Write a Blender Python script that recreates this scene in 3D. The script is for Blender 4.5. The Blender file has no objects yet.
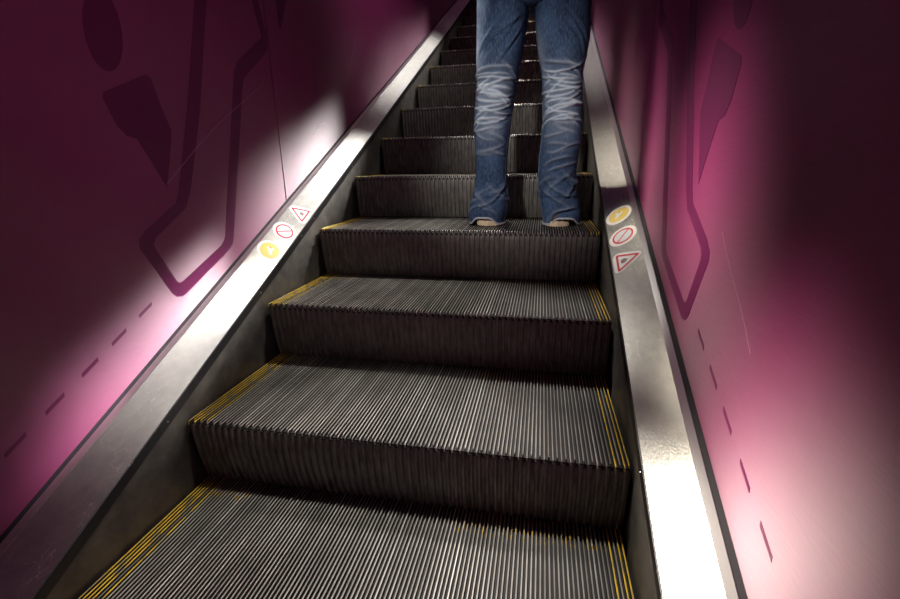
import bpy, bmesh, math, random
from mathutils import Vector, Matrix
random.seed(7)
S = bpy.context.scene
COL = S.collection
D, H = 0.37, 0.176586          # step depth and rise
M = H / D                      # slope of the incline
HW = 0.498                     # half width of a step

# ------------------------------------------------------------------ helpers
def P(x, y, w):                # a point given by its height w above the line of the step noses
    return (x, y, w + M * y)

def obj(name, verts, faces, mat, parent=None, smooth=False, bevel=0.0, origin=None):
    o0 = Vector(origin) if origin else (Vector(parent_loc(parent)) if parent else Vector((0, 0, 0)))
    me = bpy.data.meshes.new(name)
    me.from_pydata([tuple(Vector(v) - o0) for v in verts], [], faces)
    bm = bmesh.new(); bm.from_mesh(me)
    bmesh.ops.recalc_face_normals(bm, faces=bm.faces)
    bm.to_mesh(me); bm.free()
    me.materials.append(mat)
    if smooth:
        for p in me.polygons: p.use_smooth = True
    o = bpy.data.objects.new(name, me); COL.objects.link(o)
    if parent: o.parent = parent
    else: o.location = o0
    if bevel:
        b = o.modifiers.new('bevel', 'BEVEL'); b.width = bevel; b.segments = 2; b.limit_method = 'ANGLE'
    return o

def parent_loc(o):
    v = Vector((0, 0, 0))
    while o: v += Vector(o.location); o = o.parent
    return v

def thing(name, label, cat, loc=(0, 0, 0), group=None):
    o = bpy.data.objects.new(name, None); COL.objects.link(o)
    o.empty_display_size = .05; o.location = loc
    o['label'] = label; o['category'] = cat
    if group: o['group'] = group
    return o

def tag(o, label, cat, group=None):
    o['label'] = label; o['category'] = cat
    if group: o['group'] = group
    return o

class MB:
    def __init__(s): s.v = []; s.f = []
    def add(s, v, f):
        b = len(s.v); s.v += [tuple(q) for q in v]; s.f += [tuple(i + b for i in q) for q in f]
    def box(s, x0, x1, y0, y1, z0, z1):
        s.add([(x0,y0,z0),(x1,y0,z0),(x1,y1,z0),(x0,y1,z0),(x0,y0,z1),(x1,y0,z1),(x1,y1,z1),(x0,y1,z1)],
              [(0,3,2,1),(4,5,6,7),(0,1,5,4),(1,2,6,5),(2,3,7,6),(3,0,4,7)])
    def prism(s, prof, a, b):          # prof: list of points given to fn a and fn b (the two ends)
        n = len(prof)
        s.add([a(*q) for q in prof] + [b(*q) for q in prof],
              [(i, (i+1) % n, n + (i+1) % n, n + i) for i in range(n)] + [tuple(range(n))[::-1], tuple(range(n, 2*n))])
    def loft(s, rings, cap=True):
        n = len(rings[0]); v = [q for r in rings for q in r]; f = []
        for k in range(len(rings)-1):
            for i in range(n):
                j = (i+1) % n
                f.append((k*n+i, k*n+j, (k+1)*n+j, (k+1)*n+i))
        if cap: f += [tuple(range(n))[::-1], tuple(range((len(rings)-1)*n, len(rings)*n))]
        s.add(v, f)

# ------------------------------------------------------------------ materials
def mat(name, col, rough=.5, metal=0., spec=.5, coat=0., aniso=0.):
    m = bpy.data.materials.new(name); m.use_nodes = True
    b = m.node_tree.nodes['Principled BSDF']
    b.inputs['Base Color'].default_value = (*col, 1); b.inputs['Roughness'].default_value = rough
    b.inputs['Metallic'].default_value = metal; b.inputs['Specular IOR Level'].default_value = spec
    b.inputs['Coat Weight'].default_value = coat; b.inputs['Anisotropic'].default_value = aniso
    return m
class N:
    def __init__(s, m): s.t = m.node_tree; s.b = s.t.nodes['Principled BSDF']
    def new(s, k, **kw):
        n = s.t.nodes.new(k)
        for a, v in kw.items(): setattr(n, a, v)
        return n
    def link(s, a, b): s.t.links.new(a, b)
    def coords(s, scale=(1, 1, 1), rot=(0, 0, 0)):
        tc = s.new('ShaderNodeTexCoord'); mp = s.new('ShaderNodeMapping')
        mp.inputs['Scale'].default_value = scale; mp.inputs['Rotation'].default_value = rot
        s.link(tc.outputs['Object'], mp.inputs['Vector']); return mp.outputs['Vector']
    def noise(s, vec, scale=5, detail=3, rough=.5):
        n = s.new('ShaderNodeTexNoise'); n.inputs['Scale'].default_value = scale
        n.inputs['Detail'].default_value = detail; n.inputs['Roughness'].default_value = rough
        s.link(vec, n.inputs['Vector']); return n.outputs['Fac']
    def ramp(s, fac, stops):
        r = s.new('ShaderNodeValToRGB'); e = r.color_ramp.elements
        while len(e) < len(stops): e.new(.5)
        for i, (p, c) in enumerate(stops):
            e[i].position = p; e[i].color = (*c, 1) if len(c) == 3 else c
        s.link(fac, r.inputs['Fac']); return r.outputs['Color']
    def bump(s, fac, strength=.2, dist=.002):
        b = s.new('ShaderNodeBump'); b.inputs['Strength'].default_value = strength; b.inputs['Distance'].default_value = dist
        s.link(fac, b.inputs['Height']); s.link(b.outputs['Normal'], s.b.inputs['Normal']); return b
    def mix(s, fac, a, b):
        m = s.new('ShaderNodeMix', data_type='RGBA')
        for sock, v in ((m.inputs[0], fac), (m.inputs[6], a), (m.inputs[7], b)):
            if hasattr(v, 'links'): s.link(v, sock)
            elif isinstance(v, (int, float)): sock.default_value = v
            else: sock.default_value = (*v, 1)
        return m.outputs[2]
    def tangent(s, v):             # direction across the brushing, along which highlights stretch
        c = s.new('ShaderNodeCombineXYZ')
        for i in range(3): c.inputs[i].default_value = v[i]
        s.link(c.outputs[0], s.b.inputs['Tangent'])
    def math(s, op, a, b=None):
        m = s.new('ShaderNodeMath', operation=op)
        for i, v in enumerate((a, b)):
            if v is None: continue
            if hasattr(v, 'links'): s.link(v, m.inputs[i])
            else: m.inputs[i].default_value = v
        return m.outputs[0]
g = lambda v: (v, v, v)
ANG = math.atan(M)

# brushed stainless deck: grain and scratches run along the incline
def deck_steel(sgn):
    m = mat('brushed_steel', (.68, .67, .63), .33, 1., aniso=.8); n = N(m)
    n.tangent((sgn*.864, 0, .504))
    v1 = n.coords((60, 1.6, 60), (-ANG, 0, 0)); f1 = n.noise(v1, 7, 4)
    v2 = n.coords((9, 4, 9), (-ANG, 0, .35)); f2 = n.noise(v2, 6, 5, .7)
    n.link(n.ramp(f1, [(.3, g(.28)), (.7, g(.44))]), n.b.inputs['Roughness'])
    dk = n.mix(n.ramp(f2, [(.35, g(0)), (.75, g(1))]), (.42, .415, .39), (.54, .53, .50))
    sc = n.noise(n.coords((14, 3.5, 14), (-ANG, 0, .5)), 3, 2, .4)
    sm = n.ramp(sc, [(.494, g(0)), (.5, g(1)), (.506, g(0))])
    pm = n.ramp(n.noise(n.coords((3, 3, 3)), 3, 2), [(.45, g(0)), (.6, g(1))])
    n.link(n.mix(n.math('MULTIPLY', sm, pm), dk, (.95, .93, .88)), n.b.inputs['Base Color'])
    n.bump(f1, .12, .002)
    return m
steel = {-1: deck_steel(-1), 1: deck_steel(1)}
trim_steel = mat('trim_steel', (.74, .72, .72), .3, 1.)
n = N(trim_steel); n.bump(n.noise(n.coords((60, 2, 60), (-ANG, 0, 0)), 6, 3), .08, .001)
# skirt: darker, waxed steel
def skirt_steel(sgn):
    m = mat('dark_skirt_steel', (.20, .185, .17), .34, .85, aniso=.7); n = N(m)
    n.tangent((0, -math.sin(ANG), math.cos(ANG)))
    v1 = n.coords((40, 2.0, 40), (-ANG, 0, 0)); f1 = n.noise(v1, 8, 4)
    n.link(n.ramp(f1, [(.3, g(.36)), (.75, g(.52))]), n.b.inputs['Roughness'])
    f2 = n.noise(n.coords((6, 6, 6)), 3, 4, .6)
    n.link(n.mix(n.ramp(f2, [(.35, g(0)), (.7, g(1))]), (.11, .10, .092), (.19, .175, .155)), n.b.inputs['Base Color'])
    n.bump(f1, .1, .001)
    return m
skirt_m = skirt_steel(1)
lip_m = mat('dark_lip_steel', (.05, .047, .05), .45, .8)
rubber = mat('black_rubber', (.012, .012, .016), .6)
screw_m = mat('screw_steel', (.4, .39, .38), .35, 1.)
# purple lacquered metal of the balustrade
purple = mat('purple_metal', (.30, .045, .17), .42, .0, .5)
n = N(purple)
n.b.inputs['IOR'].default_value = 2.0; n.b.inputs['Anisotropic'].default_value = .95
n.tangent((0, -math.sin(ANG), math.cos(ANG)))
fb = n.noise(n.coords((40, 2.5, 40), (-ANG, 0, 0)), 9, 3)
fs = n.noise(n.coords((2, 2, 2)), 2.2, 4)
n.link(n.ramp(fb, [(.3, g(.50)), (.7, g(.60))]), n.b.inputs['Roughness'])
n.link(n.mix(n.ramp(fs, [(.3, g(0)), (.7, g(1))]), (.195, .012, .085), (.235, .017, .104)), n.b.inputs['Base Color'])
n.bump(fb, .05, .0015)
print_m = mat('dark_purple_print', (.12, .008, .062), .5, 0., .35)
scratch_m = mat('pale_scratch', (.42, .20, .28), .5, .3)
# step metals
tread_m = mat('cleat_aluminium', (.34, .33, .31), .36, .9)
n = N(tread_m)
tc = n.new('ShaderNodeTexCoord'); sx = n.new('ShaderNodeSeparateXYZ'); n.link(tc.outputs['Object'], sx.inputs[0])
ix = n.math('FLOOR', n.math('DIVIDE', n.math('ADD', sx.outputs['X'], HW), 2*HW/116))
wn = n.new('ShaderNodeTexWhiteNoise', noise_dimensions='1D'); n.link(ix, wn.inputs['W'])
rib = n.ramp(wn.outputs['Value'], [(0, (.30, .285, .265)), (.55, (.52, .495, .46)), (.90, (.70, .67, .62)), (.97, (.95, .92, .87))])
grime = n.ramp(n.noise(n.coords((5, 3, 5)), 2.2, 4, .6), [(.3, g(.55)), (.62, g(1.0))])
mm = n.new('ShaderNodeMix', data_type='RGBA', blend_type='MULTIPLY'); mm.inputs[0].default_value = 1
n.link(rib, mm.inputs[6]); n.link(grime, mm.inputs[7])
# worn yellow paint on the rear ends of the cleats
yp = n.noise(n.coords((60, 60, 60)), 1.2, 3, .6)
yz = n.math('GREATER_THAN', sx.outputs['Y'], D - .042)
yx = n.math('GREATER_THAN', n.math('ABSOLUTE', n.math('ADD', sx.outputs['X'], .1)), .25)
ym = n.math('MULTIPLY', n.math('MULTIPLY', yz, yx), n.ramp(yp, [(.5, g(0)), (.6, g(1))]))
n.link(n.mix(ym, mm.outputs[2], (.42, .27, .03)), n.b.inputs['Base Color'])
n.link(n.math('SUBTRACT', .65, n.math('MULTIPLY', ym, .6)), n.b.inputs['Metallic'])
n.link(n.ramp(wn.outputs['Value'], [(0, g(.44)), (1, g(.30))]), n.b.inputs['Roughness'])
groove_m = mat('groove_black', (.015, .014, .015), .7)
riser_m = mat('riser_aluminium', (.085, .08, .076), .5, .55)
n = N(riser_m)
fr = n.noise(n.coords((30, 30, 9)), 2.5, 4, .65)
n.link(n.ramp(fr, [(.3, (.10, .092, .083)), (.6, (.20, .185, .165)), (.8, (.29, .27, .24))]), n.b.inputs['Base Color'])
n.link(n.ramp(fr, [(.3, g(.62)), (.75, g(.42))]), n.b.inputs['Roughness'])
yellow_m = mat('worn_yellow_paint', (.6, .4, .03), .5)
n = N(yellow_m)
fy = n.noise(n.coords((40, 14, 40)), 2.0, 4, .65)
n.link(n.mix(n.ramp(fy, [(.36, g(0)), (.50, g(1))]), (.45, .42, .34), (.78, .52, .04)), n.b.inputs['Base Color'])
n.link(n.ramp(fy, [(.42, g(.8)), (.55, g(.05))]), n.b.inputs['Metallic'])
floor_m = mat('truss_dark', (.02, .02, .02), .8)

# ------------------------------------------------------------------ the steps
def dark_sides(o):              # cleat flanks coloured near-black for oxide and the shadow between ribs, tops bright
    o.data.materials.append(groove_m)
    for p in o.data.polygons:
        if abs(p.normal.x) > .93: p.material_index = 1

def make_step(label):
    t = thing('escalator_step', label, 'step', (0, 0, 0), 'ribbed metal steps of the escalator')
    NT = 116; pit = 2*HW/NT; rw = pit*.42; back = D + .034
    tr = MB(); ye = MB(); yr = MB()
    for i in range(NT):
        x = -HW + pit*(i+.5); y0 = -.004 if i % 2 == 0 else .005
        tgt = ye if i in (0, 1, 2, 3, 5) else yr if i in (NT-1, NT-2, NT-4) else tr
        a, b = rw/2, rw/2*.85
        prof = [(x-a, -.010), (x+a, -.010), (x+b, -.0006), (x+b*.7, 0), (x-b*.7, 0), (x-b, -.0006)]
        # front tip is chamfered: first section lower
        secs = [(y0, -.0022), (y0+.0022, 0), (back, 0)]
        rings = []
        for (yy, dz) in secs:
            rings.append([(px, yy, pz + (dz if pz > -.005 else 0)) for px, pz in prof])
        tgt.loft(rings)
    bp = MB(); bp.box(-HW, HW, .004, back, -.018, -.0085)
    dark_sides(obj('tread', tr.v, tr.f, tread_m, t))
    for y_ in (ye, yr):
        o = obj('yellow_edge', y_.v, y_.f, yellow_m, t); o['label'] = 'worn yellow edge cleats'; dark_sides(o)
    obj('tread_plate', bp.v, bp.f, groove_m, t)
    # riser: curved shell with rounded ribs
    NR = 58; rp = 2*HW/NR
    rs = MB(); K = 10; z0, z1 = -.0095, -H + .003
    def cy(s): return .024*s**2.0
    xs = []
    for i in range(NR):
        x = -HW + rp*i
        xs += [(x+rp*.02, .006), (x+rp*.20, .0055), (x+rp*.30, .0012), (x+rp*.38, 0), (x+rp*.62, 0), (x+rp*.70, .0012), (x+rp*.80, .0055)]
    xs.append((HW, .006))
    n_ = len(xs); vs = []; fs = []
    for k in range(K+1):
        s = k/K; z = z0 + (z1-z0)*s
        vs += [(x, cy(s)+d-.002*(1 if s > .02 else 0), z) for x, d in xs]
    nb = len(vs)
    for k in range(K):
        for i in range(n_-1): fs.append((k*n_+i, k*n_+i+1, (k+1)*n_+i+1, (k+1)*n_+i))
    # back sheet and edges
    for k in range(K+1):
        s = k/K; z = z0 + (z1-z0)*s
        vs += [(-HW, cy(s)+.012, z), (HW, cy(s)+.012, z)]
    for k in range(K):
        a = nb+2*k; fs.append((a, a+2, a+3, a+1))
        fs.append((k*n_, (k+1)*n_, a+2, a)); fs.append((k*n_+n_-1, a+1, a+3, (k+1)*n_+n_-1))
    rs.add(vs, fs)
    obj('riser', rs.v, rs.f, riser_m, t)
    return t

LAB = {
 -3: 'ribbed metal escalator step three below the nearest whole riser',
 -2: 'ribbed metal escalator step two below the nearest whole riser',
 -1: 'lowest visible escalator step, its ribbed tread cut off by the bottom of the photo',
  0: 'nearest whole escalator step, widest tread and dark ribbed riser',
  1: 'escalator step directly below the one the person stands on',
  2: 'escalator step the person in jeans stands on',
  3: 'escalator step directly behind the hems of the jeans, first above the person\'s shoes',
}
ORD = ['second', 'third', 'fourth', 'fifth', 'sixth', 'seventh', 'eighth', 'ninth', 'tenth', 'eleventh', 'twelfth', 'thirteenth', 'fourteenth', 'fifteenth']
for i, w_ in enumerate(ORD):
    LAB[4+i] = 'dark ribbed escalator step, %s one up from the step the person stands on' % w_
step0 = make_step(LAB[0])
for k in sorted(LAB):
    if k == 0: continue
    r = step0.copy(); COL.objects.link(r); r.location = (0, k*D, k*H); r['label'] = LAB[k]
    for ch in step0.children:
        c = ch.copy(); COL.objects.link(c); c.parent = r
NTOP = max(LAB)
YA, YB = -3*D - .15, (NTOP+1)*D + .6

# truss slab under the steps (setting)
mb = MB(); mb.prism([(-.66, -.40), (.66, -.40), (.66, -.36), (-.66, -.36)], lambda x, w: P(x, YA, w), lambda x, w: P(x, YB, w))
fl = obj('floor', mb.v, mb.f, floor_m); fl['kind'] = 'structure'

# ------------------------------------------------------------------ skirts, decks, balustrade panels
def along(mb, prof, sgn, y0, y1):
    mb.prism([(sgn*x, w) for x, w in prof], lambda x, w: P(x, y0, w), lambda x, w: P(x, y1, w))

for sgn, side in ((-1, 'left'), (1, 'right')):
    mb = MB(); along(mb, [(.505, -.36), (.510, -.36), (.510, .055), (.505, .055)], sgn, YA, YB)
    o = obj('skirt_panel', mb.v, mb.f, skirt_m, origin=P(sgn*.505, .5, -.36))
    tag(o, 'dark steel skirt panel along the %s ends of the escalator steps' % side, 'skirt panel', 'skirt panels beside the steps')
    # deck: folded sheet with inner lip, plus trim and rubber seal
    t = thing('metal_deck', 'sloping brushed steel deck along the %s side, below the %s purple panels' % (side, side), 'deck', P(sgn*.54, .5, .05), 'brushed steel decks beside the steps')
    segs = [(YA, 2.985), (2.989, YB)]
    for (a, b) in segs:
        mb = MB(); along(mb, [(.5045, .0657), (.5785, .1089), (.5785, .101), (.509, .058)], sgn, a, b)
        obj('deck_plate', mb.v, mb.f, steel[sgn], t)
    mb = MB(); along(mb, [(.502, .038), (.5080, .038), (.5085, .060), (.5043, .0655), (.502, .0640)], sgn, YA, YB)
    obj('inner_lip', mb.v, mb.f, lip_m, t)['label'] = 'dark inner lip of the deck'
    mb = MB(); along(mb, [(.5787, .1094), (.5925, .1145), (.594, .113), (.594, .100), (.5787, .099)], sgn, YA, YB)
    obj('edge_trim', mb.v, mb.f, trim_steel, t)
    mb = MB(); along(mb, [(.5942, .090), (.6046, .090), (.6046, .1145), (.5942, .1120)], sgn, YA, YB)
    obj('rubber_seal', mb.v, mb.f, rubber, t)['label'] = 'black rubber seal'
    for y in (-.45, -.05, .35, .62, .72, 1.1, 1.5, 1.9, 2.4, 2.9):
        c = Vector(P(sgn*.5017, y, .049)); mb = MB(); nn = 10; r = .0028
        mb.loft([[(c.x + sgn*(.0006 if q else 0) - sgn*(0 if q else .0008), c.y + r*(1-.35*(1-q))*math.cos(6.2832*i/nn), c.z + r*(1-.35*(1-q))*math.sin(6.2832*i/nn)) for i in range(nn)] for q in (1, 0)])
        obj('screw', mb.v, mb.f, screw_m, t)

OUT = [(.455,1.17),(.373,.938),(.298,.717),(.221,.520),(.204,.489),(.096,.433),(.074,.414),(.071,.397),(.137,.270),(.150,.257),(.167,.253),(.183,.256),(.374,.338),(.394,.353),(.402,.368),(.458,.537),(.551,.817),(.565,.838),(.675,.916),(.703,.936),(.713,.955),(.715,.992),(.705,1.025),(.668,1.17)]
INN = [(.500,1.17),(.420,.950),(.346,.722),(.262,.518),(.235,.474),(.122,.413),(.113,.401),(.114,.389),(.160,.296),(.166,.290),(.173,.289),(.181,.291),(.345,.357),(.360,.369),(.368,.382),(.417,.538),(.517,.845),(.540,.878),(.655,.955),(.676,.969),(.685,.975),(.687,.983),(.672,1.018),(.632,1.17)]
ARROW = [(.060,.716),(.064,.728),(.180,.780),(.191,.781),(.198,.774),(.212,.720),(.232,.664),(.226,.640),(.185,.527),(.150,.595),(.125,.638),(.100,.643),(.080,.664)]
TIP = [(.800,1.035),(.816,1.035),(.90,1.20),(.80,1.20)]

def slab(poly, x0, x1):
    mb = MB(); mb.prism(poly, lambda y, z: (x0, y, z), lambda y, z: (x1, y, z)); return mb
def strip(a, b, x0, x1):
    mb = MB(); k = len(a)
    for x in (x0, x1):
        pass
    v = [(x0, *p) for p in a] + [(x0, *p) for p in b] + [(x1, *p) for p in a] + [(x1, *p) for p in b]; f = []
    for i in range(k-1):
        f += [(i, i+1, k+i+1, k+i), (2*k+i, 3*k+i, 3*k+i+1, 2*k+i+1), (i, 2*k+i, 2*k+i+1, i+1), (k+i, k+i+1, 3*k+i+1, 3*k+i)]
    f += [(0, k, 3*k, 2*k), (k-1, 3*k-1, 4*k-1, 2*k-1)]
    mb.add(v, f); return mb

WT = 1.45
for sgn, side, seam in ((-1, 'left', .72), (1, 'right', .775)):
    x0, x1 = sgn*.605, sgn*.622
    pts = [(YA, seam-.003, 'near', 'lower purple metal panel on the %s, printed with a dark outline and row of dashes'),
           (seam+.003, YB, 'far', 'upper purple metal panel on the %s, beyond the dark vertical seam')]
    for (a, b, which, lab) in pts:
        t = thing('balustrade_panel', lab % side, 'panel', P(sgn*.605, (a+b)/2 if which == 'near' else 1.5, .06), 'purple balustrade panels')
        mb = MB()
        mb.prism([(a, .06), (b, .06), (b, WT), (a, WT)], lambda y, w: P(x0, y, w), lambda y, w: P(x1, y, w))
        obj('panel_sheet', mb.v, mb.f, purple, t)
        xa, xb = x0 - sgn*.0006, x0 + sgn*.0010
        if which == 'near':
            mb = strip(OUT, INN, xa, xb); obj('printed_outline', mb.v, mb.f, print_m, t)
            mb = slab(ARROW, xa, xb); obj('printed_arrow', mb.v, mb.f, print_m, t)
            el = []
            for i in range(40):
                q = 6.28318*i/40; dy, dz = .0455*math.cos(q), .079*math.sin(q)
                el.append((.096 + dy + .10*dz, .850 + dz + .12*dy))
            mb = slab(el, xa, xb); obj('printed_oval', mb.v, mb.f, print_m, t)
            for y in (.052, -.028, -.106, -.188, -.268, -.350):
                L_, hW = .020, .0042
                q = [(y-L_, .228 - hW + M*(y-L_)), (y+L_, .228 - hW + M*(y+L_)), (y+L_, .228 + hW + M*(y+L_)), (y-L_, .228 + hW + M*(y-L_))]
                mb = slab(q, xa, xb); obj('printed_dash', mb.v, mb.f, print_m, t)
        else:
            mb = slab(TIP, xa, xb); obj('printed_tip', mb.v, mb.f, print_m, t)
            xs_ = (x0 + sgn*.002, x0 + sgn*.016)
            mb = MB(); mb.prism([(seam-.0028, .07), (seam+.0028, .07), (seam+.0028, WT-.01), (seam-.0028, WT-.01)], lambda y, w: P(xs_[0], y, w), lambda y, w: P(xs_[1], y, w))
            obj('joint_seal', mb.v, mb.f, rubber, t)['label'] = 'black joint between two panels'

def scratch(panel, sgn, pts, w=.0016):
    x0 = sgn*.605; mb = MB()
    for (a, b) in zip(pts[:-1], pts[1:]):
        d = (Vector(b)-Vector(a)).normalized(); nn = Vector((-d.y, d.x))*w/2
        q = [Vector(a)-nn, Vector(b)-nn, Vector(b)+nn, Vector(a)+nn]
        mb.prism([tuple(p) for p in q], lambda y, z: (x0 - sgn*.0009, y, z), lambda y, z: (x0 + sgn*.0005, y, z))
    obj('scratch', mb.v, mb.f, scratch_m, panel)['label'] = 'long pale scratch'
panels = {(o['label']): o for o in COL.objects if o.name.startswith('balustrade_panel')}
pl = [o for l, o in panels.items() if 'left' in l and 'lower' in l][0]
pr = [o for l, o in panels.items() if 'right' in l and 'lower' in l][0]
plf = [o for l, o in panels.items() if 'left' in l and 'upper' in l][0]
scratch(pl, -1, [(.185, .535), (.33, .64), (.45, .715), (.60, .80), (.655, .83), (.675, .86)])
scratch(pr, 1, [(.03, .455), (-.02, .41), (-.075, .365), (-.11, .335), (-.14, .305)])
scratch(plf, -1, [(1.35, .95), (1.42, 1.04), (1.5, 1.16)], .002)
scratch(plf, -1, [(.98, .70), (1.03, .735), (1.09, .75)], .002)

# ------------------------------------------------------------------ stickers on the decks
white_v = mat('white_vinyl', (.86, .86, .85), .35); red_v = mat('red_vinyl', (.62, .02, .03), .35)
yel_v = mat('yellow_vinyl', (.80, .63, .16), .35); grey_v = mat('grey_print', (.16, .22, .2), .45); lil_v = mat('pale_blue_print', (.60, .66, .70), .45)
DS = math.hypot(.0735, .0429)                                     # slant width of the deck plate
def deckpt(sgn, s, y, h):       # s: metres across the slope from the inner edge, h: height off the sheet
    t_ = s/DS; x = .505 + .0735*t_; w = .066 + .0429*t_
    return P(sgn*(x - h*.0429/DS), y, w + h*.0735/DS)
def plate(sgn, cy, cs, poly, h0, h1, matl, name, par):
    mb = MB(); ca = 1/math.cos(ANG)
    mb.prism(poly, lambda a, b: deckpt(sgn, cs + b, cy + a/ca, h0), lambda a, b: deckpt(sgn, cs + b, cy + a/ca, h1))
    return obj(name, mb.v, mb.f, matl, par)
def circ(r, k=36, rx=1., c=(0, 0)): return [(c[0]+r*rx*math.cos(6.28318*i/k), c[1]+r*math.sin(6.28318*i/k)) for i in range(k)]
def ringmesh(sgn, cy, cs, po, pi, h0, h1, matl, name, par):
    mb = MB(); k = len(po); ca = 1/math.cos(ANG)
    f_ = lambda p, h: deckpt(sgn, cs + p[1], cy + p[0]/ca, h)
    v = [f_(p, h1) for p in po] + [f_(p, h1) for p in pi] + [f_(p, h0) for p in po] + [f_(p, h0) for p in pi]; f = []
    for i in range(k):
        j = (i+1) % k
        f += [(i, j, k+j, k+i), (i, 2*k+i, 2*k+j, j), (k+i, k+j, 3*k+j, 3*k+i), (2*k+i, 3*k+i, 3*k+j, 2*k+j)]
    mb.add(v, f); return obj(name, mb.v, mb.f, matl, par)
def rtri(r, rad, k=6):          # rounded triangle, apex towards the panel (+b)
    out = []
    for c in range(3):
        A = math.radians(90 + 120*c); cx, cy = r*math.cos(A), r*math.sin(A)
        for i in range(k):
            q = A - math.radians(60) + math.radians(120)*i/(k-1)
            out.append((cx + rad*math.cos(q), cy + rad*math.sin(q)))
    return out
def sticker(kind, sgn, cy, cs, lab):
    t = thing('safety_sticker', lab, 'sticker', deckpt(sgn, cs, cy, .0), 'round and triangular safety stickers on the decks')
    e = .0003
    if kind == 'tri':
        cs -= .0078
        plate(sgn, cy, cs, rtri(.032, .0155), e, e+.0004, white_v, 'backing', t)
        ringmesh(sgn, cy, cs, rtri(.0355, .0045), rtri(.0287, .002), e+.0004, e+.0008, red_v, 'red_border', t)
        plate(sgn, cy, cs, [(-.004, -.011), (.007, -.010), (.010, .000), (.004, .004), (.002, .009), (-.003, .006), (-.008, .001), (-.009, -.007)], e+.0004, e+.0008, grey_v, 'pictogram', t)
        plate(sgn, cy, cs, [(-.003, -.007), (.003, -.005), (.002, .000), (-.005, -.001)], e+.0008, e+.0011, red_v, 'red_mark', t)
    elif kind == 'red':
        plate(sgn, cy, cs, circ(.0415), e, e+.0004, white_v, 'backing', t)
        plate(sgn, cy, cs, circ(.0275), e+.0004, e+.0006, lil_v, 'pale_centre', t)
        ringmesh(sgn, cy, cs, circ(.0315), circ(.0262), e+.0004, e+.0009, red_v, 'red_ring', t)
        d = .7071; w_ = .002; L_ = .0275
        k_ = -sgn       # the slash runs the mirrored way on the other deck
        q = [(-L_*d - w_*d, L_*d - w_*d), (L_*d - w_*d, -L_*d - w_*d), (L_*d + w_*d, -L_*d + w_*d), (-L_*d + w_*d, L_*d + w_*d)]
        plate(sgn, cy, cs, [(k_*p_, r_) for p_, r_ in q], e+.0006, e+.0009, red_v, 'red_slash', t)
    else:
        plate(sgn, cy, cs, circ(.0415), e, e+.0004, white_v, 'backing', t)
        plate(sgn, cy, cs, circ(.0325), e+.0004, e+.0007, yel_v, 'yellow_disc', t)
        plate(sgn, cy, cs, [(-.016, -.010), (-.011, -.014), (.002, -.008), (.014, -.010), (.016, -.004), (.006, .000), (.012, .010), (.006, .014), (-.004, .002), (-.013, -.004)], e+.0007, e+.0010, white_v, 'pictogram', t)
        plate(sgn, cy, cs, circ(.0022, 10, 1, (.013, .004)), e+.0007, e+.0010, red_v, 'red_dot', t)
ms = .0420
sticker('yellow', -1, .482, .0430, 'round yellow and white sticker on the left deck, nearest of three there')
sticker('red', -1, .581, .0430, 'round white sticker with red slashed ring on the left steel deck')
sticker('tri', -1, .690, .0430, 'white triangular sticker with red border on the left steel deck')
sticker('tri', 1, .480, ms, 'white triangular sticker with red border on the right deck, nearest of three there')
sticker('red', 1, .581, ms, 'round white sticker with red slashed ring on the right steel deck')
sticker('yellow', 1, .684, ms, 'round yellow and white sticker on the right steel deck, farthest of three there')

# ------------------------------------------------------------------ the person
FZ = 2*H                                                         # top of the tread under the shoes
PC = Vector((.245, .93, FZ))
denim = mat('faded_denim', (.06, .11, .24), .85, 0., .2)
n = N(denim)
at = n.new('ShaderNodeAttribute', attribute_name='fade')
wv = n.noise(n.coords((420, 420, 60)), 1.0, 2); wv2 = n.noise(n.coords((60, 60, 420)), 1.0, 2); bl = n.noise(n.coords((8, 8, 5)), 2.2, 4, .6)
base = n.mix(n.ramp(bl, [(.3, g(0)), (.7, g(1))]), (.012, .026, .064), (.045, .086, .170))
base = n.mix(n.math('MULTIPLY', n.ramp(wv, [(.45, g(0)), (.7, g(1))]), .45), base, (.16, .24, .38))
sp_ = n.new('ShaderNodeSeparateColor'); n.link(at.outputs['Color'], sp_.inputs[0])
fd = n.math('MULTIPLY', sp_.outputs[0], n.ramp(wv2, [(.3, g(.65)), (.7, g(1))]))
n.link(n.mix(fd, base, (.62, .70, .78)), n.b.inputs['Base Color'])
n.bump(n.math('ADD', wv, wv2), .25, .0008)
hem_m = mat('frayed_hem', (.42, .44, .47), .9, 0., .1)
sole_m = mat('tan_sole', (.72, .56, .38), .6); n = N(sole_m); n.bump(n.noise(n.coords((30, 30, 200)), 2, 2), .2, .001)
upper_m = mat('brown_shoe', (.14, .075, .04), .5)
jacket_m = mat('charcoal_jacket', (.03, .03, .034), .8)
skin_m = mat('skin', (.55, .33, .24), .5); hair_m = mat('dark_hair', (.03, .02, .014), .6)

person = thing('person', 'person seen from behind standing on the escalator in faded blue jeans and tan-soled shoes', 'person', tuple(PC))

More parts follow.
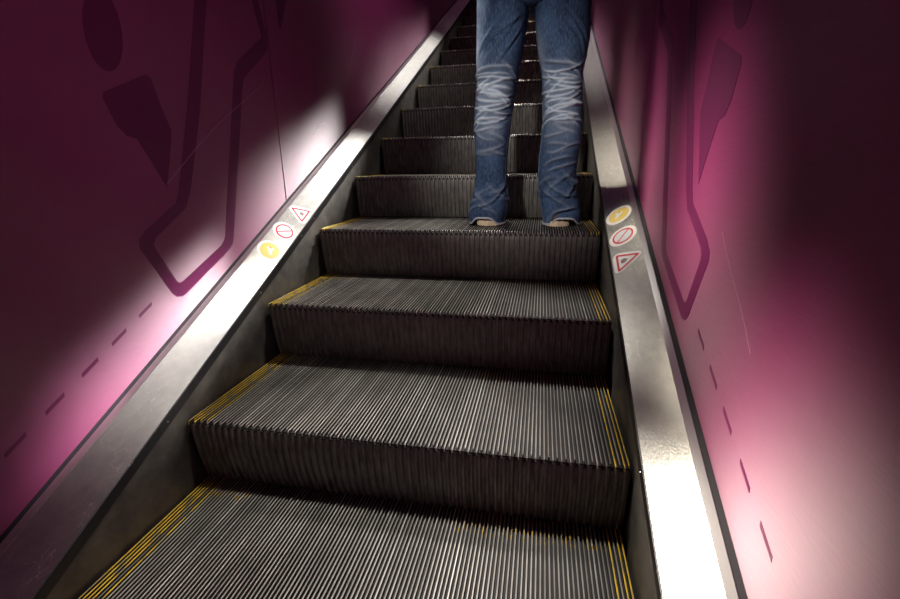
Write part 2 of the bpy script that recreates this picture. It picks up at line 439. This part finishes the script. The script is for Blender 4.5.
LEG = [ # z above the tread, x0, x1 of the silhouette (left leg)
 (0.690,.063,.237),(0.632,.063,.229),(0.570,.061,.219),(0.507,.062,.207),(0.443,.058,.197),(0.378,.054,.187),(0.309,.057,.182),(0.240,.060,.176),(0.168,.061,.173),(0.113,.052,.184),(0.075,.039,.185),(0.045,.031,.180),(0.022,.033,.174),(0.006,.039,.170)]
REG = [
 (0.680,.258,.437),(0.620,.264,.440),(0.558,.274,.433),(0.512,.287,.424),(0.465,.290,.427),(0.400,.293,.430),(0.352,.297,.431),(0.303,.294,.434),(0.236,.288,.426),(0.166,.287,.421),(0.131,.287,.428),(0.095,.294,.435),(0.060,.301,.447),(0.030,.308,.452),(0.008,.312,.448)]
def interp(tab, z):
    tab = sorted(tab)
    if z <= tab[0][0]: return tab[0][1:]
    for a, b in zip(tab[:-1], tab[1:]):
        if z <= b[0]:
            t_ = (z-a[0])/(b[0]-a[0]); return tuple(a[i]+(b[i]-a[i])*t_ for i in range(1, len(a)))
    return tab[-1][1:]
def smoothv(tab, z):
    s = [0, 0]
    for k in range(-2, 3):
        a = interp(tab, z + k*.008); s[0] += a[0]/5; s[1] += a[1]/5
    return s

def creases(seed, side):
    R = random.Random(seed); L = []
    # behind the knee: dense crossing creases
    for i in range(14):
        z = .352 + .172*i/13 + R.uniform(-.004, .004)
        L.append((z, R.uniform(-.35, .35), R.choice((-1, 1))*R.uniform(.002, .020), R.uniform(-.005, .007), R.uniform(.8, 1.3), R.uniform(.0036, .0058), R.uniform(.0040, .0066), 1.0))
    for i in range(6):
        z = .36 + .16*i/5 + R.uniform(-.008, .008)
        L.append((z, R.choice((-1, 1))*R.uniform(.35, .8), R.choice((-1, 1))*R.uniform(.03, .06), 0, R.uniform(.35, .55), .005, R.uniform(.003, .005), .7))
    # diagonal drags from outer thigh and calf
    for i in range(10):
        z = .19 + .19*R.random()
        L.append((z, R.uniform(-.6, .6), R.choice((-1, 1))*R.uniform(.0, .03), R.uniform(-.01, .01), R.uniform(.4, .8), .006, R.uniform(.002, .0045), .4))
    for i in range(8):
        z = .035 + .125*R.random()
        L.append((z, R.uniform(-.8, .8), R.choice((-1, 1))*R.uniform(.02, .06), R.uniform(-.012, .012), R.uniform(.5, .9), .009, R.uniform(.004, .008), .2))
    for i in range(5):
        z = .57 + .08*R.random()
        L.append((z, R.uniform(-.6, .6), side*R.uniform(.05, .12), R.uniform(-.01, .01), R.uniform(.4, .7), .008, R.uniform(.002, .004), .08))
    return L
def leg_mesh(tab, seed, side, zt=.76):
    NA, NZ = 96, 300
    L = creases(seed, side); V = []; F = []; fade = []
    cyb = .935
    for k in range(NZ+1):
        z = zt*k/NZ; x0, x1 = smoothv(tab, z)
        cx, hx = (x0+x1)/2, (x1-x0)/2
        hy = hx*1.05 + .006 if z > .3 else hx*1.05 + .006 + .012*max(0, (.11-z)/.11)
        yc = cyb + (.008 if z < .1 else 0) - .012*math.exp(-((z-.30)/.09)**2) + .010*math.exp(-((z-.46)/.06)**2)
        for i in range(NA):
            q = 2*math.pi*i/NA                   # q = -90 deg faces the camera (-Y)
            c_, s_ = math.cos(q), math.sin(q); e = 2/2.3
            bx = math.copysign(abs(c_)**e, c_); by = math.copysign(abs(s_)**e, s_)
            a = math.atan2(c_, -s_)              # 0 at the back, + towards +X
            if z < .32:                          # hem hangs lower at the outer back
                pass
            disp = 0; fd = 0
            for (zc, ac, sl, cu, wa, wz, A, fa) in L:
                da = a - ac
                if abs(da) > wa*1.6: continue
                dz = z - (zc + sl*da + cu*da*da*3)
                if abs(dz) > wz*4: continue
                win = math.exp(-(da/wa)**4)
                r_ = math.exp(-(dz/wz)**2); u_ = math.exp(-((dz+1.7*wz)/wz)**2)
                disp += A*win*(r_ - .8*u_); fd += fa*win*(r_**1.3)
            disp = max(-.008, min(.009, disp))
            knee = math.exp(-((z-.437)/.082)**2)*math.exp(-((a+.15)/1.0)**4)
            calf = .20*math.exp(-((z-.33)/.06)**2)*math.exp(-((a+.1)/.8)**4)
            thigh = .30*math.exp(-((z-.565)/.07)**2)*math.exp(-((a+1.15)/.35)**2)
            seam = math.exp(-((a - side*1.25)/.05)**2) if z < .42 else 0
            disp += .0022*seam
            f_ = min(1, fd*(.15+.85*knee if z > .37 else .6) + .24*knee + calf*.7 + thigh + .30*seam)
            zz = z
            if k == 0: pass
            # scalloped hem lifted above the heel
            lift = (.024*math.exp(-((a+.12*side)/.62)**4))*max(0, 1-z/.07)
            V.append((cx + (hx+disp)*bx, yc + (hy+disp)*by, FZ + .004 + zz + lift)); fade.append(f_)
    for k in range(NZ):
        for i in range(NA):
            j = (i+1) % NA; F.append((k*NA+i, k*NA+j, (k+1)*NA+j, (k+1)*NA+i))
    return V, F, fade
def hem_mesh(V, NA=96):
    mb = MB(); rings = []
    low = [Vector(v) for v in V[:NA]]; c = sum(low, Vector())/NA
    for (dr, dz) in ((.0025, -.001), (.0035, .002), (.0025, .0055), (-.002, .0055), (-.003, .002), (-.002, -.001)):
        rings.append([p + Vector(((p-c).x, (p-c).y, 0)).normalized()*(dr + .0008*math.sin(i*2.7)) + Vector((0, 0, dz + .0012*math.sin(i*1.9)*(1 if dz < 0 else .3))) for i, p in enumerate(low)])
    rings.append(rings[0]); mb.loft(rings, cap=False); return mb
jb = MB(); fades = []; hems = []
for tab, seed, side in ((LEG, 11, 1), (REG, 23, -1)):
    V, F, fd = leg_mesh(tab, seed, side); jb.add(V, F); fades += fd; hems.append(hem_mesh(V))
# seat and waist of the jeans
rings = []
for (z, cx, hx, hy) in ((.715, .248, .165, .085), (.735, .248, .183, .10), (.77, .248, .186, .115), (.82, .247, .180, .118), (.90, .246, .160, .105), (.95, .246, .153, .098)):
    rings.append([(cx + hx*math.cos(2*math.pi*i/64), .93 + hy*math.sin(2*math.pi*i/64), FZ + z) for i in range(64)])
jb.loft(rings); fades += [0]*(64*len(rings))
jeans = obj('jeans', jb.v, jb.f, denim, person, smooth=True)
ca = jeans.data.color_attributes.new('fade', 'FLOAT_COLOR', 'POINT')
for i, f_ in enumerate(fades): ca.data[i].color = (f_, f_, f_, 1)
for hm in hems: obj('hem', hm.v, hm.f, hem_m, jeans, smooth=True)['label'] = 'pale frayed hem'
for cx, out in ((.114, -1), (.362, 1)):
    def outline(y):            # half width of the shoe along its length (0 heel .. 1 toe)
        return .001 + .0410*math.sin(math.pi*min(1, .5*min(1, y/.12)))*(1 + .16*math.sin(math.pi*max(0, (y-.35)/.65))) * (math.sqrt(max(0, 1-((y-.78)/.22)**2)) if y > .78 else 1)
    L_ = .245; y0 = .857; K = 28
    mb = MB(); rings = []
    for zf, gr in ((0, -.002), (.003, .0), (.016, .0), (.019, -.003)):
        loop = []
        for i in range(K+1): u = i/K; loop.append((cx + outline(u) + gr + out*.012*u, y0 + L_*u + (-gr if i == 0 else 0), FZ + .0005 + zf))
        for i in range(K-1, 0, -1): u = i/K; loop.append((cx - outline(u) - gr + out*.012*u, y0 + L_*u, FZ + .0005 + zf))
        rings.append(loop)
    up = MB(); rr = []
    for k in range(22):
        u = .02 + .95*k/21; w = outline(u) - .003
        top = .062 - .027*max(0, (u-.30)/.45) if u < .75 else .035 - .02*((u-.75)/.22)
        rr.append([(cx + out*.012*u + w*math.copysign(abs(math.cos(q))**.8, math.cos(q)), y0 + L_*u, FZ + .018 + max(.004, top-.018)*math.sin(q)) for q in [math.pi*i/12 for i in range(13)]])
    up.loft(rr)
    sh = obj('shoe', up.v, up.f, upper_m, person, smooth=True); sh['label'] = 'brown shoe with a tan sole'
    mb.loft(rings); so = obj('sole', mb.v, mb.f, sole_m, sh); so['label'] = 'tan heel and sole'

# body (hidden by the clothes up to the waist; the rest stands above the frame)
def skinned(name, joints, edges, m, levels=2, root=0):
    me = bpy.data.meshes.new(name); o0 = parent_loc(person)
    me.from_pydata([tuple(Vector(j[0]) - o0) for j in joints], edges, [])
    me.materials.append(m)
    o = bpy.data.objects.new(name, me); COL.objects.link(o); o.parent = person
    sk = o.modifiers.new('skin', 'SKIN'); sk.use_smooth_shade = True
    for i, j in enumerate(joints):
        d = me.skin_vertices[0].data[i]; d.radius = (j[1], j[2] if len(j) > 2 else j[1]); d.use_root = (i == root)
    sb = o.modifiers.new('sub', 'SUBSURF'); sb.levels = levels; sb.render_levels = levels
    return o
bx, by = .246, .935
J = []; E_ = []
def jn(p, r, r2=None, par=None):
    J.append(((p[0], p[1], FZ + p[2]), r, r2 or r)); i = len(J)-1
    if par is not None: E_.append((par, i))
    return i
pel = jn((bx, by, .84), .12, .085); wai = jn((bx, by, .98), .115, .08, pel); che = jn((bx, by, 1.18), .135, .09, wai)
sho = jn((bx, by, 1.30), .11, .075, che); nec = jn((bx, by+.01, 1.38), .05, .05, sho); ne2 = jn((bx, by+.02, 1.43), .05, .055, nec)
hd = jn((bx, by+.03, 1.50), .072, .085, ne2); ht = jn((bx, by+.025, 1.575), .066, .08, hd)
jn((bx, by+.135, 1.49), .012, .014, hd)                          # nose
for s in (-1, 1): jn((bx+s*.086, by+.02, 1.50), .014, .02, hd)   # ears
for s in (-1, 1):
    a = jn((bx+s*.10, by, .78), .07, .075, pel); b = jn((bx+s*.115, by, .46), .040, .042, a); jn((bx+s*.122, by+.01, .16), .024, .026, b)
    a = jn((bx+s*.165, by, 1.29), .052, .05, sho); b = jn((bx+s*.205, by+.01, 1.04), .040, .04, a); w_ = jn((bx+s*.20, by+.12, .88), .027, .027, b)
    h_ = jn((bx+s*.192, by+.17, .845), .016, .032, w_)
    for q, (fx, ln) in enumerate(((-.024, .062), (-.008, .072), (.008, .068), (.023, .054))):
        f0 = jn((bx+s*.192+fx*.25, by+.205+fx*.4, .83-fx), .0095, .0095, h_)
        f1 = jn((bx+s*.188+fx*.25, by+.205+ln*.55+fx*.4, .812-fx), .0085, .0085, f0)
        jn((bx+s*.182+fx*.25, by+.20+ln*.8+fx*.4, .78-fx), .0075, .0075, f1)
    t0 = jn((bx+s*.165, by+.165, .855), .010, .010, w_); jn((bx+s*.150, by+.205, .845), .009, .009, t0)
skinned('body', J, E_, skin_m)
J = []; E_ = []
a0 = jn((bx, by, .86), .165, .115); a1 = jn((bx, by, .98), .152, .105, a0); a2 = jn((bx, by, 1.18), .165, .112, a1); a3 = jn((bx, by, 1.31), .13, .09, a2); jn((bx, by+.01, 1.385), .062, .062, a3)
for s in (-1, 1):
    q = jn((bx+s*.17, by, 1.295), .068, .066, a3); q = jn((bx+s*.208, by+.01, 1.04), .054, .054, q); jn((bx+s*.202, by+.108, .895), .040, .040, q)
skinned('jacket', J, E_, jacket_m)
hb = MB(); rr = []
for k in range(14):
    ph = -.35 + (math.pi/2+.34)*k/13
    rr.append([(bx + .084*math.cos(ph)*math.cos(q), by + .012 + .102*math.cos(ph)*math.sin(q) - .012*math.cos(q*2), FZ + 1.545 + .098*math.sin(ph) + (.04*max(0, math.sin(q)) if k < 5 else 0)) for q in [2*math.pi*i/32 for i in range(32)]])
hb.loft(rr); obj('hair', hb.v, hb.f, hair_m, person, smooth=True)

# ------------------------------------------------------------------ light
def spot(x, y, w, energy, size, blend=.6, tgt=None, col=(1, .97, .93), rad=.05):
    l = bpy.data.lights.new('unseen_spot', 'SPOT'); l.energy = energy; l.spot_size = math.radians(size); l.spot_blend = blend  # bare lamp out of view
    l.shadow_soft_size = rad; l.color = col
    o = bpy.data.objects.new('unseen_spot', l); COL.objects.link(o)
    p = Vector(P(x, y, w)); o.location = p
    t_ = Vector(tgt) if tgt else Vector((x, y, p.z-1))
    o.rotation_euler = (t_-p).to_track_quat('-Z', 'Y').to_euler()
    return o
def bar(x, y, w, energy, length, spread, tgt, col=(1, .97, .93)):      # added slim lamp, unseen, lying along the incline
    l = bpy.data.lights.new('added_bar', 'AREA'); l.shape = 'RECTANGLE'; l.size = length; l.size_y = .10
    l.energy = energy; l.spread = math.radians(spread); l.color = col
    o = bpy.data.objects.new('added_bar', l); COL.objects.link(o)
    p = Vector(P(x, y, w)); z = (p - Vector(tgt)).normalized(); ax = Vector((0, math.cos(ANG), math.sin(ANG)))
    ax = (ax - z*ax.dot(z)).normalized(); ay = z.cross(ax)
    m = Matrix((ax, ay, z)).transposed().to_4x4(); m.translation = p; o.matrix_world = m
    return o
# added unseen lamps that form the wall pools: each row sits over one side and is aimed at the foot of the opposite side
WARM = (1, .91, .76)
spot(-.50, -.22, 1.2, 440, 16, 1, tgt=P(.61, -.21, .19), col=WARM, rad=.16)
spot(-.50, .42, 1.2, 270, 17, 1, tgt=P(.61, .16, .40), col=WARM, rad=.16)
spot(-.50, 1.05, 1.2, 320, 15, 1, tgt=P(.61, .66, .22), col=WARM, rad=.16)
spot(-.50, 2.0, 1.2, 130, 15, 1, tgt=P(.61, 1.08, .08), col=WARM, rad=.16)
bar(.50, .64, 1.15, 1.15, .46, 8, P(-.61, .05, .075))
bar(.50, 2.45, 1.15, 1.25, .46, 7.5, P(-.61, .64, .045))
bar(.50, 3.2, 1.25, 1.1, 1.2, 13, P(-.61, 2.1, .02))
bar(-.50, 2.9, 1.25, .9, 1.2, 13, P(.61, 2.0, .02))
spot(.45, .9, 2.2, 62, 50, 1, tgt=P(-.61, 1.9, .50), rad=.2)          # added fill, a soft wash on the left side
spot(.45, -.7, 1.9, 16, 50, 1, tgt=P(-.61, .40, .36), rad=.2)  # second added fill, weaker, for the near left panel
for y, e in ((-.2, 210), (.6, 210), (1.5, 120), (2.5, 110), (3.6, 110)):             # row down the middle
    spot(.0, y + .35, 1.75, e, 36, .8, tgt=P(0, y, 0), col=(1, .94, .86))
spot(-.35, -1.0, 1.75, 90, 29, .8, tgt=(.22, .93, FZ + .30))  # added spot behind the camera to brighten the jeans
w = bpy.data.worlds.new('dark_hall'); S.world = w; w.use_nodes = True
w.node_tree.nodes['Background'].inputs[0].default_value = (.66, .24, .46, 1); w.node_tree.nodes['Background'].inputs[1].default_value = .10

# ------------------------------------------------------------------ camera
f, cx, cy_, cz, pi_, ya, ro = 450.448218, .303633936, -.803255108, .568798590, -.288717502, .199521549, .0160405606
Rx = Matrix.Rotation(pi_, 3, 'X'); Rz = Matrix.Rotation(ya, 3, 'Z'); Ry = Matrix.Rotation(ro, 3, 'Y')
R = Rz @ Rx @ Ry
cam = bpy.data.cameras.new('camera'); co = bpy.data.objects.new('camera', cam); COL.objects.link(co)
B = Matrix((R.col[0], R.col[2], -R.col[1])).transposed().to_4x4(); B.translation = (cx, cy_, cz)
co.matrix_world = B; cam.sensor_width = 36; cam.lens = 36*f/900; cam.clip_start = .01
S.camera = co
S.view_settings.view_transform = 'Standard'; S.view_settings.look = 'None'; S.view_settings.exposure = 0; S.view_settings.gamma = 1
S.view_settings.use_curve_mapping = False
